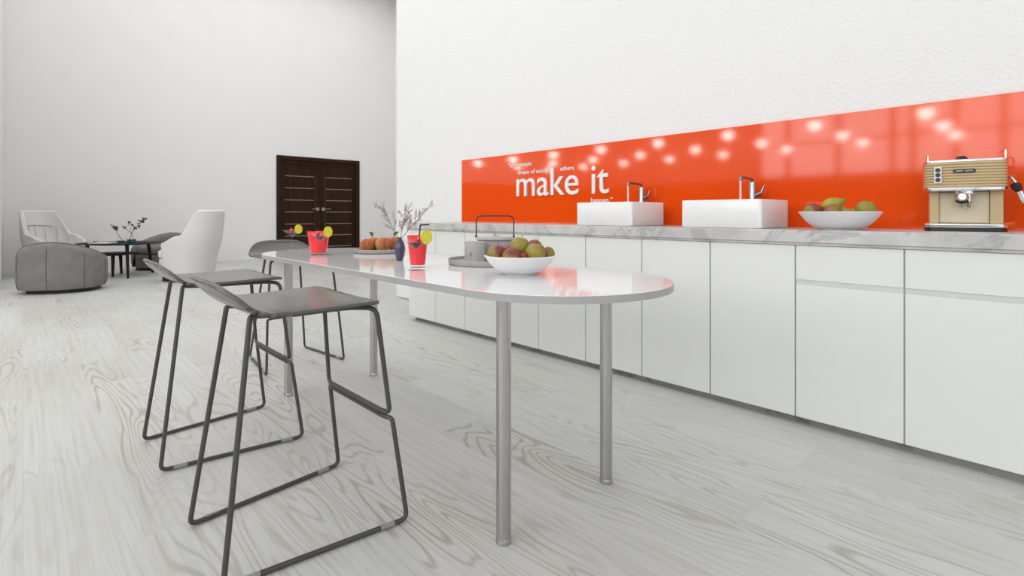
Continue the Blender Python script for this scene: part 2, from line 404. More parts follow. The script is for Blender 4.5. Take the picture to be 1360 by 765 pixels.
for i in range(12):
    y1, y0 = ys[i], ys[i+1]
    c = thing('base_cabinet', lab[i], 'cabinet', (2.606, (y0+y1)/2, .037), 0, 'base cabinets under the marble worktop')
    w = (y1-y0)/2
    obj('carcass', MB().box(.019, .575, -w+.0008, w-.0008, 0, .792).box(.005, .019, -w+.0002, -w+.0026, 0, .792).box(.005, .019, w-.0026, w-.0002, 0, .792), CARC, c, smooth=False)
    if i < 8:
        obj('cabinet_door', MB().box(0, .018, -w+.003, w-.003, 0, .7915), DOORW, c, smooth=False, bevel=.0015)
    else:
        obj('cabinet_door', MB().box(0, .018, -w+.003, w-.003, 0, .612), DOORW, c, smooth=False, bevel=.0015)
        dr = obj('drawer', MB().box(0, .018, -w+.003, w-.003, .634, .7915), DOORW, c, smooth=False, bevel=.0015)
        obj('grip_rail', MB().box(.003, .018, -w+.003, w-.003, .6125, .6335), mat('pale_grip_rail', (.62, .63, .61), .4), dr, smooth=False)

sp = obj('backsplash', MB().box(3.172, 3.1885, -.8, 4.096, ZC, 1.507), ORANGE, smooth=False, bevel=.0015)
tag(sp, 'long glossy orange glass splashback on the white kitchen wall', 'splashback')

# raised lettering on the splashback
Q = thing('wall_lettering', 'raised white quotation lettering on the orange splashback, make it in large letters', 'lettering', (3.171, 3.3, 1.131))
def word(txt, ya, yb, z, xh, ext, off=0.0):
    """flat letters from wall position ya to yb (Y falls to the reader's right), x-height xh on base line z"""
    cu = bpy.data.curves.new('lettering', 'FONT'); cu.body = txt; cu.size = 1; cu.extrude = .02; cu.space_character = 1.0; cu.offset = off; cu.resolution_u = 6
    tmp = bpy.data.objects.new('lettering', cu); COL.objects.link(tmp)
    dg = bpy.context.evaluated_depsgraph_get(); me = bpy.data.meshes.new_from_object(tmp.evaluated_get(dg))
    bpy.data.objects.remove(tmp); bpy.data.curves.remove(cu)
    x0 = min(v.co.x for v in me.vertices); x1 = max(v.co.x for v in me.vertices)
    zs = [v.co.z for v in me.vertices]; sx = abs(ya-yb)/(x1-x0); sy = xh/.545
    zr = max(zs)-min(zs)
    for v in me.vertices:
        x, y, z_ = v.co
        v.co = (-(z_-min(zs))/zr*ext, -(x-x0)*sx, y*sy)
    me.flip_normals() if False else None
    me.materials.clear(); me.materials.append(LETTER)
    o = bpy.data.objects.new('lettering', me); COL.objects.link(o); o.parent = Q
    o.location = (0, ya-3.3, z-1.131)
    return o
word('make', 3.298, 2.600, 1.131, .178, .012, .002)
word('it', 2.470, 2.312, 1.131, .178, .012, .002)
word('\u201cSome people', 3.415, 3.120, 1.392, .028, .0035, .006)
word('dream of success,', 3.290, 2.885, 1.322, .028, .0035, .006)
word('others', 2.795, 2.650, 1.325, .028, .0035, .006)
word('happen.\u201d', 2.482, 2.282, 1.062, .028, .0035, .006)

# vessel sinks and taps
def rrect(hx, hy, r, n=6):
    pts = []
    for cx, cy, a0 in ((hx-r, hy-r, 0), (-hx+r, hy-r, pi/2), (-hx+r, -hy+r, pi), (hx-r, -hy+r, 3*pi/2)):
        for k in range(n+1):
            a = a0+pi/2*k/n; pts.append((cx+r*cos(a), cy+r*sin(a)))
    return pts
def basin():
    mb = MB(); rings = []
    for hx, hy, r, z in ((.184, .209, .02, 0), (.190, .215, .02, .006), (.190, .215, .02, .145), (.188, .213, .019, .149), (.180, .205, .015, .149), (.178, .203, .014, .145), (.172, .197, .03, .04), (.155, .18, .04, .022)):
        rings.append([(x, y, z) for x, y in rrect(hx, hy, r)])
    n = len(rings[0]); vs = [p for rr in rings for p in rr]
    fs = [tuple(reversed(range(n)))]
    for k in range(len(rings)-1):
        for i in range(n): fs.append((k*n+i, k*n+(i+1) % n, (k+1)*n+(i+1) % n, (k+1)*n+i))
    fs.append(tuple((len(rings)-1)*n+i for i in range(n)))
    return mb.add(vs, fs)
def make_sink(loc, label):
    s = thing('vessel_sink', label, 'sink', loc, 0, 'vessel sinks on the worktop')
    obj('basin', basin(), CERAMIC, s, sharp=50)
    obj('drain', MB().lathe([(.028, .0225), (.028, .026), (.02, .027), (.0, .025)], 20), CHROME, s)
    return s
s1 = make_sink((2.852, 1.995, ZC), 'white rectangular vessel sink below the word happen')
dup(s1, (2.852, 1.242, ZC), label='white rectangular vessel sink beside the fruit bowl on the worktop')
def make_tap(loc, label):
    t = thing('tap', label, 'tap', loc, 0, 'tall taps behind the sinks')
    obj('body', MB().lathe([(.026, 0), (.026, .008), (.019, .012), (.019, .255), (.017, .262), (0, .262)], 24), CHROME, t)
    obj('spout', MB().tube([(0, 0, .24), (0, 0, .277), (-.155, .0, .284), (-.163, 0, .262)], .0085, 12, bend=.02), DKCHROME, t)
    lv = MB().tube([(0, -.012, .178), (.0, -.048, .195)], .012, 12).tube([(0, -.046, .190), (.004, -.066, .236)], .007, 10)
    obj('lever', lv, DKCHROME, t)
    obj('water_stream', MB().tube([(-.163, 0, .263), (-.163, 0, .04)], .0055, 8), STREAM, t)
    return t
t1 = make_tap((3.10, 1.99, ZC), 'tall chrome side-lever tap behind the sink by the lettering')
dup(t1, (3.10, 1.245, ZC), label='tall chrome side-lever tap behind the sink nearer the fruit bowl')

def bowl_mb(R, h, foot, t=.006):
    prof = [(0, 0), (foot, 0), (foot, .004)]
    for k in range(1, 11):
        u = k/10; prof.append((foot+(R-foot)*(u**.75), .004+(h-.004)*(u**1.35)))
    prof += [(R-.002, h+.001)]
    for k in range(10, -1, -1):
        u = k/10; prof.append((max(0, (foot+(R-foot)*(u**.75))-t), .004+t+(h-.004-t*.6)*(u**1.35)))
    prof.append((0, .004+t))
    return MB().lathe(prof, 48)
def pome(r, sc=(1, 1, 1), dimple=.16):
    return MB().ball((0,0,0), r, 28, 18, sc, lambda d, th, ph: (1-dimple*math.exp(-((pi-ph)/.35)**2)-.08*math.exp(-(ph/.35)**2))*(1+.02*sin(3*th)))
def pear_mb(r, L=1.35):
    def f(u, w):
        th, ph = 2*pi*u, pi*w; z = -cos(ph)
        k = 1-.42*max(0, z)**1.0 if z > 0 else 1
        return (r*sin(ph)*cos(th)*k, r*sin(ph)*sin(th)*k, r*(z*(L if z < 0 else L*1.35)))
    return MB().grid(f, 24, 18, wrap=True)
def fruit(kind, loc, r, m, label, group, rot=(0,0,0), sc=(1,1,1), mb=None, cat='fruit', stem=True):
    o = thing(kind, label, cat, loc, 0, group); o.rotation_euler = rot
    obj('flesh', mb or pome(r, sc), m, o)
    if stem: obj('stem', MB().tube([(0, 0, r*sc[2]*.80), (.002, .001, r*sc[2]*.98+.006)], .0014, 6), TWIG, o)
    return o

# fruit bowl on the worktop
WB = (2.765, .715)
wb = obj('fruit_bowl', bowl_mb(.168, .083, .075), BOWLW, loc=(WB[0], WB[1], ZC))
tag(wb, 'wide white bowl of mangoes and pears on the worktop beside the sink', 'bowl')
gW = 'fruit in the worktop bowl'
def wf(kind, dx, dy, dz, r, m, label, **kw): return fruit(kind, (WB[0]+dx, WB[1]+dy, ZC+dz), r, m, label, gW, **kw)
wf('mango', -.04, .098, .083, .041, MANGO, 'green and dark red mango on the sink side of the worktop bowl', rot=(.2, .1, -1.3), sc=(1, 1, 1))
wf('pear', .005, .030, .118, .034, PEAR, 'long yellow-green pear lying highest in the worktop bowl', rot=(1.25, 0, .55), mb=pear_mb(.034), stem=True)
wf('mango', -.075, .008, .083, .036, MANGOR, 'dark red mango in the front middle of the worktop bowl', rot=(.9, .5, 1.0))
wf('mango', -.082, -.055, .074, .026, MANGOG, 'small green mango beside the red one at the worktop bowl rim', rot=(1.2, 0, .2))
wf('pear', .082, .022, .080, .034, PEAR, 'green pear behind the long pear in the worktop bowl', rot=(1.0, .6, 2.2), mb=pear_mb(.033, 1.1))
wf('pear', .028, -.050, .074, .028, PEAR, 'small green pear tucked against the round mango in the worktop bowl', rot=(1.3, .2, 1.2), mb=pear_mb(.026, 1.1))
wf('mango', -.005, -.105, .094, .042, MANGOG, 'round yellow-green mango on the coffee machine side of the worktop bowl', rot=(.1, .2, .2))

# ---------------------------------------------------------------- coffee machine
# local: x along the front (to the viewer's right), y into the depth, z up; turned toward the room
K = thing('coffee_machine', 'cream retro espresso machine with ribbed head and silver trim on the worktop', 'coffee machine', (2.885, .283, ZC), 0)
K.rotation_euler = (0, 0, -pi/2+math.radians(10))
def front_curve(hw, y0, bow, yb, n=16, r=.02):
    """outline with a slightly bowed front edge and rounded front corners"""
    pts = []
    for k in range(n+1):
        u = -1+2*k/n; e = max(0, (abs(u)-.86)/.14)
        pts.append((hw*u if abs(u) < 1 else hw*u, y0-bow*(1-u*u)+r*e*e))
    return pts+[(hw, yb), (-hw, yb)]
obj('base', MB().prism(front_curve(.132, 0, .006, .20), 0, .0135), BPLAST, K, smooth=False, bevel=.002)
obj('drip_tray', MB().prism(front_curve(.132, -.002, .008, .19), .0138, .034), SILVER, K, smooth=False, bevel=.007)
obj('body', MB().box(-.115, -.083, .055, .20, .034, .172).box(.083, .124, .055, .20, .034, .172).box(-.083, .083, .075, .20, .034, .172), CREAM, K, smooth=False, bevel=.003)
obj('splash_panel', MB().box(-.082, .082, .068, .075, .036, .168), CREAM2, K, smooth=False, bevel=.002)
hd = MB(); oz = []
nz = 108
for k in range(nz+1):
    z = .186+(.293-.186)*k/nz
    oz.append((z, .0055*abs(sin(pi*9*k/nz))**.7))
ol = front_curve(.132, .004, .022, .20, 24, .03); n_ = len(ol)
vs = []
for z, e in oz:
    for x, y in ol:
        s = 1+e/.30
        vs.append((x*s, y-e if y < .15 else y, z))
fs = [tuple(reversed(range(n_)))]+[(k*n_+i, k*n_+(i+1) % n_, (k+1)*n_+(i+1) % n_, (k+1)*n_+i) for k in range(nz) for i in range(n_)]+[tuple(nz*n_+i for i in range(n_))]
obj('ribbed_head', hd.add(vs, fs), CREAM, K, sharp=60)
obj('lower_trim', MB().prism(front_curve(.134, .001, .023, .20, 24, .03), .171, .187), SILVER, K, smooth=False, bevel=.005)
obj('upper_trim', MB().prism(front_curve(.136, 0, .023, .20, 24, .03), .292, .303), SILVER, K, smooth=False, bevel=.003)
pn = obj('switch_panel', MB().prism(rrect(.0125, .035, .004), 0, .005), WHITEP, K, smooth=False, loc=(-.090, -.0165, .240), rot=(pi/2, 0, -.10))
for z in (.021, 0, -.021):
    obj('knob', MB().lathe([(.0085, 0), (.0085, .004), (.006, .008), (0, .008)], 18), BPLAST, pn, loc=(0, z, .005))
bd = obj('badge', MB().prism(rrect(.036, .0075, .007), 0, .004), BPLAST, K, smooth=False, loc=(-.005, -.0235, .254), rot=(pi/2, 0, 0))
sq = MB()
for a in (-1, 1):
    pts = []
    for k in range(26):
        u = k/25; pts.append((a*.015-.012+.024*u+.0018*sin(u*38), .0028*sin(u*30)*(1.2 if k in (3, 4, 11, 12) else .8), .0042))
    sq.tube(pts, .0006, 5)
obj('script_mark', sq, SILVER, bd)
gh = obj('group_head', MB().lathe([(.034, .171), (.034, .160), (.026, .156), (.026, .126), (0, .126)], 28, c=(0, .035, 0)), SILVER, K)
pf = MB().lathe([(.0, 0), (.013, .0), (.02, .012), (.024, .03), (.020, .045), (.012, .055), (0, .055)], 24)
obj('portafilter_handle', pf, SILVER, K, loc=(-.012, .02, .138), rot=(pi/2-.15, 0, 0))
obj('handle_end', MB().ball((0,0,0), .021, 18, 10, (1.05, .6, .55)), BPLAST, K, loc=(-.012, -.018, .128))
obj('spout', MB().tube([(-.012, .03, .128), (-.014, .025, .113), (-.012, .02, .104)], .006, 10).tube([(.012, .03, .128), (.014, .025, .113), (.012, .02, .104)], .006, 10), CHROME, K)
obj('tank_knob', MB().lathe([(.022, 0), (.022, .008), (.017, .018), (.012, .022), (0, .023)], 20), BPLAST, K, loc=(-.005, .09, .303))
obj('cup_rail', MB().tube([(-.122, .02, .303), (-.122, .02, .326), (-.122, .04, .33), (-.122, .17, .33)], .0035, 8, bend=.006), SILVER, K)
obj('cup_rail', MB().tube([(.126, .02, .303), (.126, .02, .336), (.126, .04, .34), (.126, .17, .34)], .0035, 8, bend=.006), SILVER, K)
wd = obj('steam_wand', MB().tube([(.13, .06, .225), (.146, .05, .226), (.155, .045, .212), (.166, .04, .19)], .005, 10, bend=.008), CHROME, K)
obj('wand_grip', MB().lathe([(.0, 0), (.010, .0), (.016, .012), (.018, .03), (.010, .038), (0, .038)], 16), BPLAST, wd, loc=(.168, .04, .165), rot=(0, -.35, 0))
obj('wand_tip', MB().lathe([(.009, 0), (.011, .004), (.0105, .05), (0, .05)], 16), SILVER, wd, loc=(.187, .04, .118), rot=(0, -.35, 0))

# ---------------------------------------------------------------- high table
TX, TY0, TY1, TR, ZT = 1.29, 1.152, 2.85, .37, .758
T = thing('table', 'white glossy table with rounded ends on four steel post legs', 'table', (TX, 2.0, 0))
ol = []
for k in range(41):
    a = pi*k/40; ol.append((TR*cos(a), TY1-2+TR*sin(a)))
for k in range(41):
    a = pi+pi*k/40; ol.append((TR*cos(a), TY0-2+TR*sin(a)))
obj('tabletop', MB().prism(ol, ZT-.0205, ZT), TABLE, T, smooth=True, bevel=.0012, sharp=30)
rim = MB(); n_ = len(ol)
ou = [(x*1.0022, y*1.0008) for x, y in ol]
rim.add([(x, y, ZT-.022) for x, y in ol]+[(x, y, ZT-.022) for x, y in ou]+[(x, y, ZT-.0012) for x, y in ou]+[(x, y, ZT-.0012) for x, y in ol],
        [(r*n_+i, r*n_+(i+1) % n_, ((r+1) % 4)*n_+(i+1) % n_, ((r+1) % 4)*n_+i) for r in range(4) for i in range(n_)])
obj('edge_band', rim, TEDGE, T, sharp=40)
for x in (1.038, 1.541):
    for y in (1.138, 2.851):
        lg = obj('leg', MB().lathe([(.022, .006), (.022, ZT-.0245)], 28), STEEL, T, loc=(x-TX, y-2, 0))
        obj('foot_cap', MB().lathe([(.0235, 0), (.0235, .012), (.022, .016)], 28), STEEL, lg)
        obj('fixing_plate', MB().lathe([(.034, ZT-.0245), (.034, ZT-.0222)], 28), STEEL, lg)

def sstep(a, b_, x):
    u = max(0, min(1, (x-a)/(b_-a))); return u*u*(3-2*u)
# ---------------------------------------------------------------- bar stools (facing local +x)
def make_stool(label):
    t = thing('bar_stool', label, 'stool', (0,0,0), 0, 'grey bar stools round the white table')
    zs = .700
    # shell: s runs from the front lip over the flat seat and up the low back
    path = [(.190, zs-.004), (.165, zs+.001), (.10, zs), (.0, zs-.002), (-.10, zs-.003), (-.145, zs-.001), (-.175, zs+.007), (-.20, zs+.022), (-.225, zs+.043), (-.25, zs+.067), (-.268, zs+.092)]
    L = [0]
    for a, b_ in zip(path, path[1:]): L.append(L[-1]+math.hypot(a[0]-b_[0], a[1]-b_[1]))
    tot = L[-1]
    def at(d):
        for k in range(len(L)-1):
            if d <= L[k+1]+1e-9:
                u = (d-L[k])/(L[k+1]-L[k]); return [path[k][i]*(1-u)+path[k+1][i]*u for i in (0, 1)]
        return list(path[-1])
    bk, fc = .112, .05
    def half(d): return .228-.014*min(1, d/.36)-.022*sstep(.34, tot, d)
    def f(u, w):
        k = sin(pi/2*(2*u-1)); a = abs(k)              # -1..1 across, denser toward the edges
        d0 = fc*max(0, (a-.80)/.20)**2.2*.8
        d1 = tot-bk*(1-max(0, 1-a**3.8)**(1/2.3))
        d = d0+(d1-d0)*w; x, z = at(d); y = k*half(d)
        z += .005*a**3
        return (x+.02*k*k*sstep(tot-.16, tot, d), y, z)
    obj('seat_shell', MB().grid(f, 41, 60), STOOLS, t, solid=.0115, sharp=40)
    r = .0075
    for s in (-1, 1):
        p = [(.198, s*.185, .350), (.208, s*.222, .350), (.176, s*.196, zs-.0225), (.12, s*.15, zs-.0195), (-.09, s*.095, zs-.0225), (-.168, s*.114, zs-.0145), (-.254, s*.185, .0088), (.256, s*.245, .0088), (.214, s*.226, .331), (.204, s*.185, .331)]
        leg = obj('side_frame', MB().tube(p, r, 10, bend=[0, .018, .034, .1, .1, .009, .022, .022, .018, 0]), FRAME, t)
        for q in ((-.19, .1945), (.19, .2373)):
            dx = .022; k = (.245-.185)/.51
            obj('glide', MB().tube([(q[0]-dx, s*(q[1]-dx*k), .0088), (q[0]+dx, s*(q[1]+dx*k), .0088)], .0086, 10), GLIDE, leg)
    obj('footrest', MB().tube([(.198, -.186, .350), (.198, .186, .350)], r, 10).tube([(.204, -.186, .331), (.204, .186, .331)], r, 10), FRAME, t)
    return t
st = make_stool('grey bar stool')
st['label'] = 'grey bar stool at the table side, set nearer the mango bowl'
st.location = (.63, 1.67, 0)
dup(st, (.63, 2.51, 0), 0, 'grey bar stool at the table side, nearer the lounge chairs, partly behind another stool')
dup(st, (1.31, 3.535, 0), -pi/2, 'grey bar stool standing at the head of the table in front of the dark door')

# ---------------------------------------------------------------- things on the table
def cocktail(loc, label):
    g = thing('cocktail_glass', label, 'glass', loc, 0, 'cocktail glasses on the table')
    obj('bowl', MB().lathe([(.0, .077), (.004, .078), (.053, .1195), (.0535, .1205), (.052, .1203), (.003, .0805), (0, .080)], 36), GLASS, g)
    obj('stem', MB().lathe([(.006, .004), (.0032, .012), (.003, .070), (.0045, .0775)], 14), GLASS, g)
    obj('foot', MB().lathe([(0, 0), (.030, 0), (.030, .0015), (.008, .004), (0, .005)], 32), GLASS, g)
    obj('drink', MB().lathe([(0, .0815), (.003, .082), (.0315, .1045), (0, .1047)], 32), COCK, g)
    return g
def cherry(loc, label):
    c = thing('cherry', label, 'cherry', loc, 0, 'cherries on the cocktails')
    obj('flesh', MB().ball((0,0,0), .0115, 18, 12), CHERRY, c)
    obj('stalk', MB().tube([(0, 0, .010), (.003, .002, .018), (.001, .004, .025)], .0008, 6), CHERRY, c)
    return c
def lime(loc, rz, label):
    # a wheel standing on the rim, axis along local x
    c = thing('lime_slice', label, 'lime slice', loc, rz, 'lime slices on the glass rims')
    a = MB().lathe([(.0, -.0024), (.0245, -.0024), (.0245, .0024), (0, .0024)], 32); b_ = MB()
    a.v = [(z, x, y) for x, y, z in a.v]
    obj('flesh', a, LIME, c)
    r_ = MB().lathe([(.0245, -.0026), (.0272, -.002), (.0272, .002), (.0245, .0026)], 32, close=False); r_.v = [(z, x, y) for x, y, z in r_.v]
    obj('rind', r_, LIMER, c)
    return c
def tumbler(loc, k, label):
    g = thing('tumbler', label, 'glass', loc, 0, 'red tumblers on the table')
    obj('glass', MB().lathe([(0, 0), (.030*k, 0), (.0305*k, .002), (.0425*k, .128), (.0417*k, .1283), (.0295*k, .010), (0, .010)], 36), GLASS, g)
    obj('drink', MB().lathe([(0, .0105), (.029*k, .0105), (.0412*k, .122), (0, .1225)], 36), RED, g)
    obj('rim_band', MB().lathe([(.0413*k, .1225), (.0416*k, .1283)], 36, close=False), REDGLASS, g)
    return g
RV = Vector((.728, -.686, 0)); FV = Vector((.686, .728, 0))    # directions across and along the sitter's view
def trio(p, label_g, label_c, label_l, cs=-.004, turn=1.1):
    p = Vector((p[0], p[1], ZT))
    cocktail(p, label_g)
    cherry(p+RV*cs+Vector((0, 0, .1170)), label_c)
    lime(p+RV*.043+FV*-.010+Vector((0, 0, .126)), math.atan2(FV.y, FV.x)+turn, label_l)
trio((1.093, 1.697), 'cocktail glass of dark drink before a red tumbler beside the plum vase', 'red cherry in the cocktail beside the plum vase', 'lime slice on the cocktail glass rim beside the plum vase', .014, .85)
trio((1.085, 2.553), 'cocktail glass of dark drink before a red tumbler by the peach plate', 'red cherry in the cocktail by the peach plate', 'lime slice on the cocktail glass rim by the peach plate', -.012)
trio((1.16, 3.13), 'cocktail glass of dark drink alone at the far table end', 'red cherry in the lone cocktail at the far table end', 'lime slice on the lone cocktail glass rim at the far table end', -.004)
tumbler((1.159, 1.785, ZT), 1.0, 'red drink tumbler with a bent black straw beside the plum vase')
tumbler((1.14, 2.704, ZT), 1.36, 'larger red drink tumbler behind the middle cocktail glass')
stw = obj('straw', MB().tube([(1.159+.004, 1.785-.004, ZT+.1135), (1.170, 1.783, ZT+.170), (1.196, 1.757, ZT+.172)], .0034, 8, bend=.006), BPLAST)
tag(stw, 'bent black drinking straw in the red tumbler beside the vase', 'straw')

# plate of peaches
PP = (1.455, 2.625)
pp = obj('plate', MB().lathe([(0, 0), (.125, 0), (.138, .004), (.142, .020), (.140, .0225), (.136, .021), (.130, .010), (0, .008)], 56), TAUPE, loc=(*PP, ZT))
tag(pp, 'round taupe stoneware plate holding the peaches on the white table', 'plate')
def peach_mb(r):
    return MB().ball((0,0,0), r, 40, 22, (1, 1, .92), lambda d, th, ph: 1-.20*math.exp(-(((th+pi) % (2*pi)-pi)/.17)**2)*sin(ph)**.5-.22*math.exp(-((pi-ph)/.3)**2))
gP = 'peaches on the plate'
hz = math.atan2(-FV.y, -FV.x)
for a, f_, r, rz, leaf, lb in ((-.060, -.035, .040, hz-.05, False, 'peach on the plate with its crease facing out, beside the green leaf stalk'),
                       (-.045, .045, .042, hz+.9, True, 'peach with a small green leaf, behind the creased one'),
                       (.028, -.03, .044, hz+.55, False, 'peach on the plate beside the plum vase, at the front'),
                       (.068, .048, .043, hz+.3, True, 'peach with a large green leaf at the back of the plate')):
    p = Vector((*PP, ZT+.009+r*.92))+RV*a+FV*f_
    o = thing('peach', lb, 'peach', p, rz, gP)
    obj('flesh', peach_mb(r), PEACH, o)
    if leaf:
        def lf(u, w, r=r):
            L_ = .045; y = (2*u-1)*.013*sin(pi*min(1, w*.98+.01)); return (-.01-w*L_*.2, y+w*L_*.7*(1 if r > .0425 else -.4), r*.80+.028*sin(w*1.9)+.004*abs(2*u-1))
        obj('leaf', MB().grid(lf, 5, 10), LEAFG, o, solid=.0008)

# plum vase with blossom sprigs
VP = (1.262, 2.092)
vz = obj('vase', MB().lathe([(0, 0), (.012, 0), (.015, .004), (.0235, .045), (.0245, .062), (.020, .082), (.011, .097), (.010, .102), (.0135, .107), (.0115, .1065), (.008, .1), (0, .09)], 9, rad=None), PLUM, loc=(*VP, ZT), sharp=12)
tag(vz, 'small faceted plum ceramic vase holding blossom twigs on the table', 'vase')
def sprig(side, up, fwd, seed, label, size):
    rnd = random.Random(seed); o = thing('blossom_sprig', label, 'twig', (*VP, ZT+.094), 0, 'blossom sprigs in the plum vase')
    tw = MB(); bl = MB()
    def grow(p, d, L_, r, lev):
        pts = [p]; n = 6
        for k in range(n):
            d = (d+Vector((rnd.uniform(-1, 1), rnd.uniform(-1, 1), rnd.uniform(-.8, .9)))*.11).normalized(); p = p+d*(L_/n); pts.append(p)
            if lev < 2 and k >= 1:
                for q in range(2 if lev == 0 else 1):
                    if rnd.random() < .85:
                        e = (d+Vector((rnd.uniform(-1, 1), rnd.uniform(-1, 1), rnd.uniform(-.2, .8)))*.75).normalized(); grow(p, e, L_*rnd.uniform(.28, .45), r*.6, lev+1)
            if lev > 0 or k > 2:
                for q in range(1):
                    c = p+Vector((rnd.uniform(-1, 1), rnd.uniform(-1, 1), rnd.uniform(-1, 1)))*.006
                    bl.ball(c, rnd.uniform(.0016, .0030), 6, 4)
        tw.tube(pts, r, 5, rads=[r*(1-.6*k/n) for k in range(n+1)])
    start = Vector((0, 0, 0)); grow(start, (RV*side+FV*fwd+Vector((0, 0, up))).normalized(), size, .0015, 0)
    obj('twig', tw, TWIG, o); b_ = obj('blossoms', bl, BLOSSOM, o); b_['kind'] = 'stuff'
    return o
sprig(-.52, 1, .1, 3, 'blossom sprig leaning toward the peaches from the plum vase', .155)
sprig(.25, 1, -.1, 5, 'upright middle blossom sprig in the plum vase', .115)
sprig(.95, 1, .15, 11, 'blossom sprig leaning toward the teapot from the plum vase', .155)

# tray with mug and teapot
TP = (1.473, 1.708)
tr = obj('tray', MB().lathe([(0, 0), (.168, 0), (.174, .003), (.178, .022), (.176, .0235), (.173, .022), (.168, .010), (0, .009)], 64), GREYCER, loc=(*TP, ZT))
tag(tr, 'round grey stoneware tray under the mug and teapot', 'tray')
mg = thing('mug', 'straight grey stoneware mug on the tray before the teapot', 'mug', (1.408, 1.728, ZT+.009))
obj('cup', MB().lathe([(0, 0), (.041, 0), (.0435, .003), (.0435, .087), (.0415, .088), (.039, .085), (.039, .01), (0, .008)], 40), GREYMUG, mg)
em = obj('printed_mark', MB().prism(rrect(.0035, .007, .002), 0, .0008), mat('grey_print', (.22, .22, .215), .6), mg, smooth=False)
dv = (-FV-RV*.32).normalized(); em.location = dv*.0436+Vector((0, 0, .036)); em.rotation_euler = (pi/2, 0, math.atan2(dv.y, dv.x)+pi/2)
tp = thing('teapot', 'grey lidded teapot with tall black wire handle on the tray', 'teapot', (1.556, 1.764, ZT+.009))
obj('pot', MB().lathe([(0, 0), (.072, 0), (.077, .004), (.080, .02), (.079, .085), (.074, .090), (.07, .088), (.07, .01), (0, .008)], 48), GREYCER, tp)
ld = obj('lid', MB().lathe([(0, .088), (.074, .0885), (.088, .091), (.088, .1005), (.084, .1025), (0, .1045)], 48), GREYMUG, tp)
obj('lid_knob', MB().lathe([(.0125, .104), (.0125, .108), (.004, .110), (.003, .122), (.005, .126), (0, .127)], 18), GREYCER, ld)
a = RV*.085
obj('handle', MB().tube([a+Vector((0, 0, .100)), a+Vector((0, 0, .197)), -a+Vector((0, 0, .197)), -a+Vector((0, 0, .100))], .0028, 8, bend=.025), BLKWIRE, tp)
for s in (-1, 1): obj('handle_lug', MB().ball(a*s+Vector((0, 0, .104)), .0065, 10, 8), BLKWIRE, tp)

# mango bowl on the table
FB = (1.289, 1.327)
fb = obj('fruit_bowl', bowl_mb(.128, .066, .052, .005), BOWLW, loc=(*FB, ZT))
tag(fb, 'white porcelain bowl heaped with mangoes on the white table', 'bowl')
gT = 'mangoes in the table bowl'
def tf(a, f_, dz, r, m, label, rot, sc=(1, 1, 1.08)):
    p = Vector((*FB, ZT+dz))+RV*a+FV*f_
    return fruit('mango', p, r, m, label, gT, rot, sc)
tf(-.083, -.004, .071, .034, MANGO, 'half green half red mango at the mug side of the table bowl', (0, .1, -.9))
tf(-.030, -.052, .064, .033, MANGO, 'green and red mango low at the front of the table bowl', (0, -.7, -1.0))
tf(.0, .012, .096, .035, MANGOG, 'yellow-green mango on top of the table bowl heap', (.1, .2, .2))
tf(.013, -.046, .064, .017, MANGOR, 'reddish mango barely showing above the middle of the table bowl rim', (.4, .2, -2))
tf(.055, -.030, .077, .037, MANGOG, 'large yellow-green mango in front on the rounded table end side', (0, .1, -.3), (1, 1, 1))
tf(.052, .055, .085, .034, MANGOR, 'dark red mango behind the large green one in the table bowl', (.5, .2, 1.5))
tf(.100, .012, .070, .026, MANGO, 'small green-brown mango at the outer edge of the table bowl', (.8, .3, 2))
tf(-.045, .060, .066, .033, MANGOR, 'red mango hidden at the back of the table bowl', (.8, .3, 1))

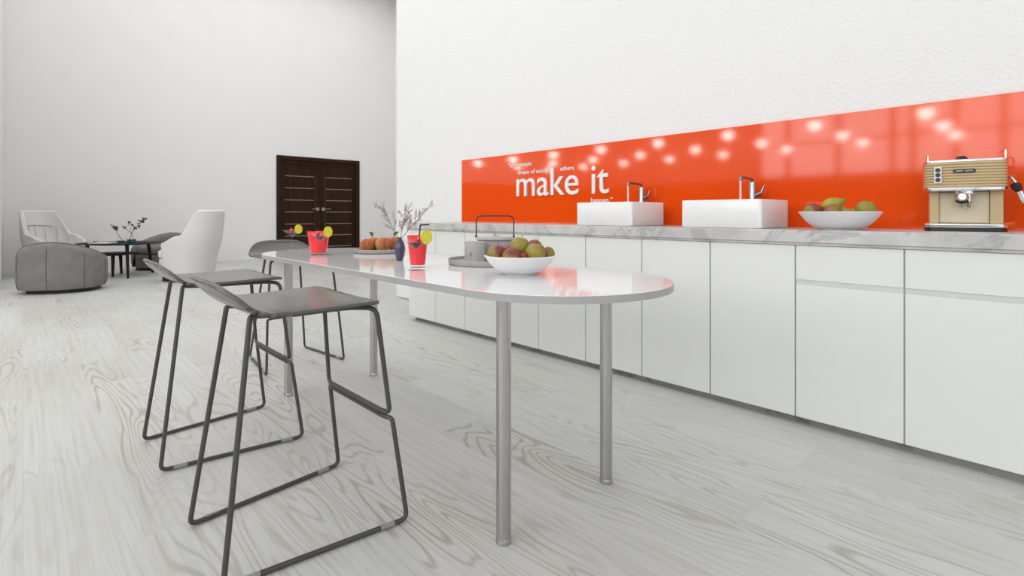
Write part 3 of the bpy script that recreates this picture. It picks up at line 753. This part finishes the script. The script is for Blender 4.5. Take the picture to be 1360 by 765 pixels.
# ---------------------------------------------------------------- lounge corner
def sstep(a, b_, x):
    u = max(0, min(1, (x-a)/(b_-a))); return u*u*(3-2*u)
def tub_chair(label, loc, rz):
    t = thing('tub_chair', label, 'armchair', loc, rz, 'grey tub chairs in the lounge corner')
    A, B = .42, .435
    def top(ph): return .64-.19*sstep(.05, 2.1, abs(ph))
    def out(ph, z):
        q = z/.62; k = 1.0-.10*(1-min(1, q/.25))**2-.05*max(0, q-.6)**1.5*2
        e = 2.5
        c, s = -cos(ph), sin(ph); rr = (abs(c)**e+abs(s)**e)**(-1/e)
        return c*rr*A*k, s*rr*B*k
    PH = 2.15
    def shell(u, w):
        ph = (2*u-1)*PH; h = top(ph)
        end = 1-.0*abs(2*u-1)
        # w: 0..45 outside up, then rounded top, then inside down
        if w < .42: z = .05+(h-.09-.05)*(w/.42); x, y = out(ph, z); return (x, y, z)
        if w > .62:
            z = h-.09-(h-.09-.30)*((w-.62)/.38); x, y = out(ph, h-.09); k = 1-.36-.04*((w-.62)/.38); return (x*k, y*k, z)
        a = pi*(w-.42)/.20; x, y = out(ph, h-.09); k = 1-.18+.18*cos(a); return (x*k, y*k, h-.09+.09*sin(a))
    mb = MB().grid(shell, 61, 40)
    obj('shell', mb, GREYFAB, t, sharp=80)
    # arm fronts close the ends of the shell
    for sgn in (0, 1):
        ring = [shell(sgn, j/39) for j in range(40)]
        c = Vector((0, 0, 0))
        for p in ring: c += Vector(p)/40
        e = MB(); fw = Vector((.10, 0, 0)); ins = [tuple(Vector(p)*.35+c*.65+fw*.55) for p in ring]; m2 = [tuple(Vector(p)*.8+c*.2+fw*.4) for p in ring]
        n = 40
        e.add(ring+m2+ins+[tuple(c+fw*.6)], [(i, i+1, n+i+1, n+i) for i in range(n-1)]+[(n+i, n+i+1, 2*n+i+1, 2*n+i) for i in range(n-1)]+[(2*n+i, 2*n+i+1, 3*n) for i in range(n-1)])
        obj('arm_front', e, GREYFAB, t, sharp=80)
    ol = []
    for k in range(40):
        a = 2*pi*k/40; c, s = cos(a), sin(a); rr = (abs(c)**3+abs(s)**3)**(-1/3); ol.append((.03+c*rr*.36, s*rr*.33))
    obj('seat_cushion', MB().prism(ol, .27, .42), GREYFAB, t, sharp=40, bevel=.05)
    obj('seat_base', MB().prism([(x*1.02, y*1.02) for x, y in ol], .05, .268), GREYFAB, t, sharp=40, bevel=.02)
    obj('foot_ring', MB().prism([(x*.92, y*1.05) for x, y in ol], 0, .052), BLACK, t, sharp=40)
    sm = MB()
    for ph in (-1.6, -.80, .02, .84, 1.6):
        pts = []
        for k in range(14):
            z = .06+(top(ph)-.09-.06)*k/13; x, y = out(ph, z); pts.append((x*1.002, y*1.002, z))
        sm.tube(pts, .004, 6)
    pts = []
    for k in range(50):
        ph = (2*k/49-1)*PH; h = top(ph); x, y = out(ph, h-.09); a = 1.0
        kk = 1-.18+.18*cos(a); pts.append((x*kk*1.001, y*kk*1.001, h-.09+.09*sin(a)+.001))
    sm.tube(pts, .004, 6)
    obj('seam', sm, SEAM, t)
    return t
tb = tub_chair('grey fabric tub chair with its seamed rounded back to the bar stools', (.385, 8.80, 0), math.radians(66))
dup(tb, (1.83, 11.08, 0), math.radians(232), 'grey tub chair behind the black coffee table, half hidden by a white armchair')

def wing_chair(label, loc, rz):
    t = thing('high_back_armchair', label, 'armchair', loc, rz, 'white high-back armchairs in the lounge corner')
    def top(ph): 
        a = abs(ph)
        return 1.015-.37*sstep(.80, 1.30, a)-.10*sstep(1.3, 2.0, a)
    def ring(ph, z, ins=0):
        q = z/1.0
        a = .30+.10*min(1, q/.6)**.8-ins; b_ = .31+.07*min(1, q/.6)-ins
        e = 2.4; c, s = -cos(ph), sin(ph); rr = (abs(c)**e+abs(s)**e)**(-1/e)
        lean = -.16*max(0, z-.35)
        return c*rr*a+lean*max(0, -c), s*rr*b_*(1-.06*max(0, z-.65)/.35)
    PH = 1.95
    def outer(u, w):
        ph = (2*u-1)*PH; z = .07+(top(ph)-.07)*w; x, y = ring(ph, z); return (x, y, z)
    def inner(u, w):
        ph = (2*u-1)*PH; z = .34+(top(ph)-.34)*w
        ch = .010*abs(sin(ph*7.5)) if z < .80 else .006
        x, y = ring(ph, z, .065-ch); return (x, y, z)
    obj('shell', MB().grid(outer, 61, 30), WHITEFAB, t, sharp=80)
    ip = obj('inner_back', MB().grid(inner, 121, 34), WHITEFAB, t, sharp=80)
    # rolled rim joining outer and inner faces, and the arm ends
    path = [outer(0, k/14) for k in range(14)]+[outer(k/80, 1) for k in range(81)]+[outer(1, 1-k/14) for k in range(1, 14)]
    path2 = [inner(0, max(0, (k/14*.95-.27)/.7)) for k in range(14)]+[inner(k/80, 1) for k in range(81)]+[inner(1, max(0, ((1-k/14)*.95-.27)/.7)) for k in range(1, 14)]
    rm = MB(); n = len(path); sec = 7; vs = []
    for i in range(n):
        p, q = Vector(path[i]), Vector(path2[i]); m = (p+q)/2
        out_d = Vector((0, 0, 1)) if 14 <= i < 95 else Vector((.8, 0, .2))
        for k in range(sec):
            a = pi*k/(sec-1); vs.append(m+(p-m)*cos(a)+out_d*(.022*sin(a)))
    rm.add(vs, [(i*sec+k, (i+1)*sec+k, (i+1)*sec+k+1, i*sec+k+1) for i in range(n-1) for k in range(sec-1)])
    obj('rim_roll', rm, WHITEFAB, t, sharp=80)
    sm = MB(); pts = []
    for k in range(30):
        ph = (2*k/29-1)*.72; x, y = ring(ph, .80, 0.068); pts.append((x, y, .80-.02*(ph/.7)**2))
    sm.tube(pts, .005, 6)
    for ph in [j*pi/7.5 for j in range(-3, 4)]:
        pts = []
        for k in range(10):
            z = .42+(min(.79, top(ph)-.04)-.42)*k/9; x, y = ring(ph, z, .068); pts.append((x, y, z))
        sm.tube(pts, .003, 5)
    obj('seam', sm, WSEAM, ip)
    ol = []
    for k in range(40):
        a = 2*pi*k/40; c, s = cos(a), sin(a); rr = (abs(c)**3+abs(s)**3)**(-1/3); ol.append((.06+c*rr*.31, s*rr*.27))
    obj('seat_cushion', MB().prism(ol, .33, .45), WHITEFAB, t, sharp=40, bevel=.035)
    obj('seat_base', MB().prism([(x*.96-.0, y*1.0) for x, y in ol], .07, .328), WHITEFAB, t, sharp=40, bevel=.02)
    obj('foot_ring', MB().prism([(x*.85, y*.9) for x, y in ol], 0, .072), BLACK, t, sharp=40)
    return t
wc = wing_chair('white high-back armchair facing out from the back wall corner, behind the grey tub chair', (.40, 11.05, 0), math.radians(-50))
dup(wc, (1.80, 8.95, 0), math.radians(132), 'white high-back armchair seen from behind, between coffee table and bar stools')

def round_table(name, label, loc, R, h, legs, spread):
    t = thing(name, label, 'coffee table', loc, 0, 'nested black coffee tables')
    obj('tabletop', MB().lathe([(0, h-.034), (R*.55, h-.034), (R-.012, h-.014), (R, h-.006), (R, h-.001), (R-.003, h), (0, h)], 64), BLACKW, t)
    for a in legs:
        c, s = cos(a), sin(a)
        obj('leg', MB().tube([(c*spread*.86, s*spread*.86, h-.028), (c*spread, s*spread, 0)], .02, 12, rads=[.026, .017]), BLACKW, t)
    return t
BT = (1.13, 10.22)
round_table('coffee_table', 'large round black coffee table carrying glass vases in the lounge corner', (*BT, 0), .56, .53, [math.radians(d) for d in (-86, 24, 190)], .49)
round_table('side_table', 'smaller low black table tucked under the larger coffee table', (1.06, 10.42, 0), .36, .355, [math.radians(d) for d in (-98, 60, 170)], .25)
def gl(r, h, name, label, loc, water=.0, cat='vase'):
    o = thing(name, label, cat, loc)
    obj('glass', MB().lathe([(0, 0), (r, 0), (r, h), (r-.003, h), (r-.003, .004), (0, .004)], 28), GLASS, o)
    if water: obj('water', MB().lathe([(0, .005), (r-.004, .005), (r-.004, water), (0, water)], 24), WATER, o)
    return o
ztop = .53
V1 = (1.12, 10.12); V2 = (1.24, 9.99); CPX = (.83, 10.36)
gl(.050, .115, 'glass_vase', 'small glass vase of dark water with one leafy branch on the coffee table', (*V1, ztop), .035)
gl(.066, .165, 'glass_vase', 'taller glass vase of blue water with spreading leafy branches on the coffee table', (*V2, ztop), .055)
cg = gl(.058, .085, 'glass_cup', 'clear glass cup with dark coffee dregs at the tub chair end of the coffee table', (*CPX, ztop), 0, 'cup')
obj('coffee', MB().lathe([(0, .005), (.03, .005), (.036, .022), (0, .026)], 20), BPLAST, cg)
mgz = obj('magazine', MB().box(-.15, .15, -.105, .105, 0, .012), PAPER, loc=(.90, 10.12, ztop), rot=(0, 0, -.7), bevel=.001, smooth=False)
tag(mgz, 'white closed magazine lying flat on the black coffee table', 'magazine')
def leafy(p0, segs, label, seed):
    rnd = random.Random(seed); o = thing('leafy_branch', label, 'branch', p0, 0, 'leafy branches in the glass vases')
    st_ = MB(); lv = MB()
    for pts, leaf_pts in segs:
        pp_ = [RV*a+Vector((0, 0, z))+FV*(.02*sin(a*30)) for a, z in pts]; st_.tube(pp_, .0045, 6, rads=[.0045-.0022*k/(len(pp_)-1) for k in range(len(pp_))])
        for a, z, s in leaf_pts:
            c = RV*a+Vector((0, 0, z))
            for q in range(3):
                d = Vector((rnd.uniform(-1, 1), rnd.uniform(-1, 1), rnd.uniform(-.4, 1))).normalized(); e = d.cross(Vector((rnd.uniform(-1, 1), rnd.uniform(-1, 1), .3))).normalized(); nn = d.cross(e)
                L_, w = .8*s*rnd.uniform(.8, 1.2), s*.27
                vs = [c, c+d*L_*.35+e*w+nn*.004, c+d*L_*.75+e*w*.7+nn*.006, c+d*L_, c+d*L_*.75-e*w*.7+nn*.006, c+d*L_*.35-e*w+nn*.004, c+d*L_*.5-nn*.003]
                lv.add(vs, [(0, 1, 6), (1, 2, 6), (2, 3, 6), (3, 4, 6), (4, 5, 6), (5, 0, 6)])
    obj('stem', st_, TWIG, o); l_ = obj('leaves', lv, LEAFD, o, solid=.001); l_['kind'] = 'stuff'
leafy((*V1, ztop+.012), [([(.02, .02), (-.02, .10), (-.08, .19), (-.14, .24)], [(-.08, .19, .05), (-.11, .215, .06), (-.14, .235, .06), (-.10, .22, .06), (-.06, .21, .05)])], 'single branch of dark leaves in the small glass vase', 2)
leafy((*V2, ztop+.012), [([(-.03, .02), (.0, .12), (.05, .23), (.12, .29), (.20, .36)], [(.12, .29, .055), (.15, .31, .06), (.17, .34, .06), (.20, .36, .06), (.22, .37, .055), (.13, .33, .05), (.06, .22, .05), (.10, .24, .05)]),
                         ([(.02, .02), (.0, .12), (-.01, .22), (-.03, .29)], [(-.03, .29, .055), (-.01, .27, .055), (-.05, .30, .05)]),
                         ([(-.01, .14), (-.06, .20), (-.12, .22)], [(-.12, .22, .045), (-.10, .23, .045)])], 'spray of three dark-leaved branches in the taller glass vase', 4)

# ---------------------------------------------------------------- pendant lamps over the open-plan side (mirrored in the splashback)
def pendant(loc):
    o = thing('pendant_lamp', 'small black pendant lamp hanging on a long cord over the open side of the room', 'lamp', loc, 0, 'pendant lamps on the open side')
    obj('cord', MB().tube([(0, 0, .16), (0, 0, CEIL-loc[2])], .004, 6), LAMPSH, o)
    obj('shade', MB().lathe([(.02, .165), (.03, .16), (.10, .05), (.098, .05), (.028, .155), (0, .155)], 20), LAMPSH, o)
    obj('bulb', MB().ball((0, 0, .0), .095, 16, 12), BULB, o)
    return o
pr = None
for x in (-2.87, -4.4, -5.75):
    for k in range(8):
        y = 1.32+1.405*k
        if pr is None: pr = pendant((x, y, 2.4))
        else: dup(pr, (x, y, 2.4))
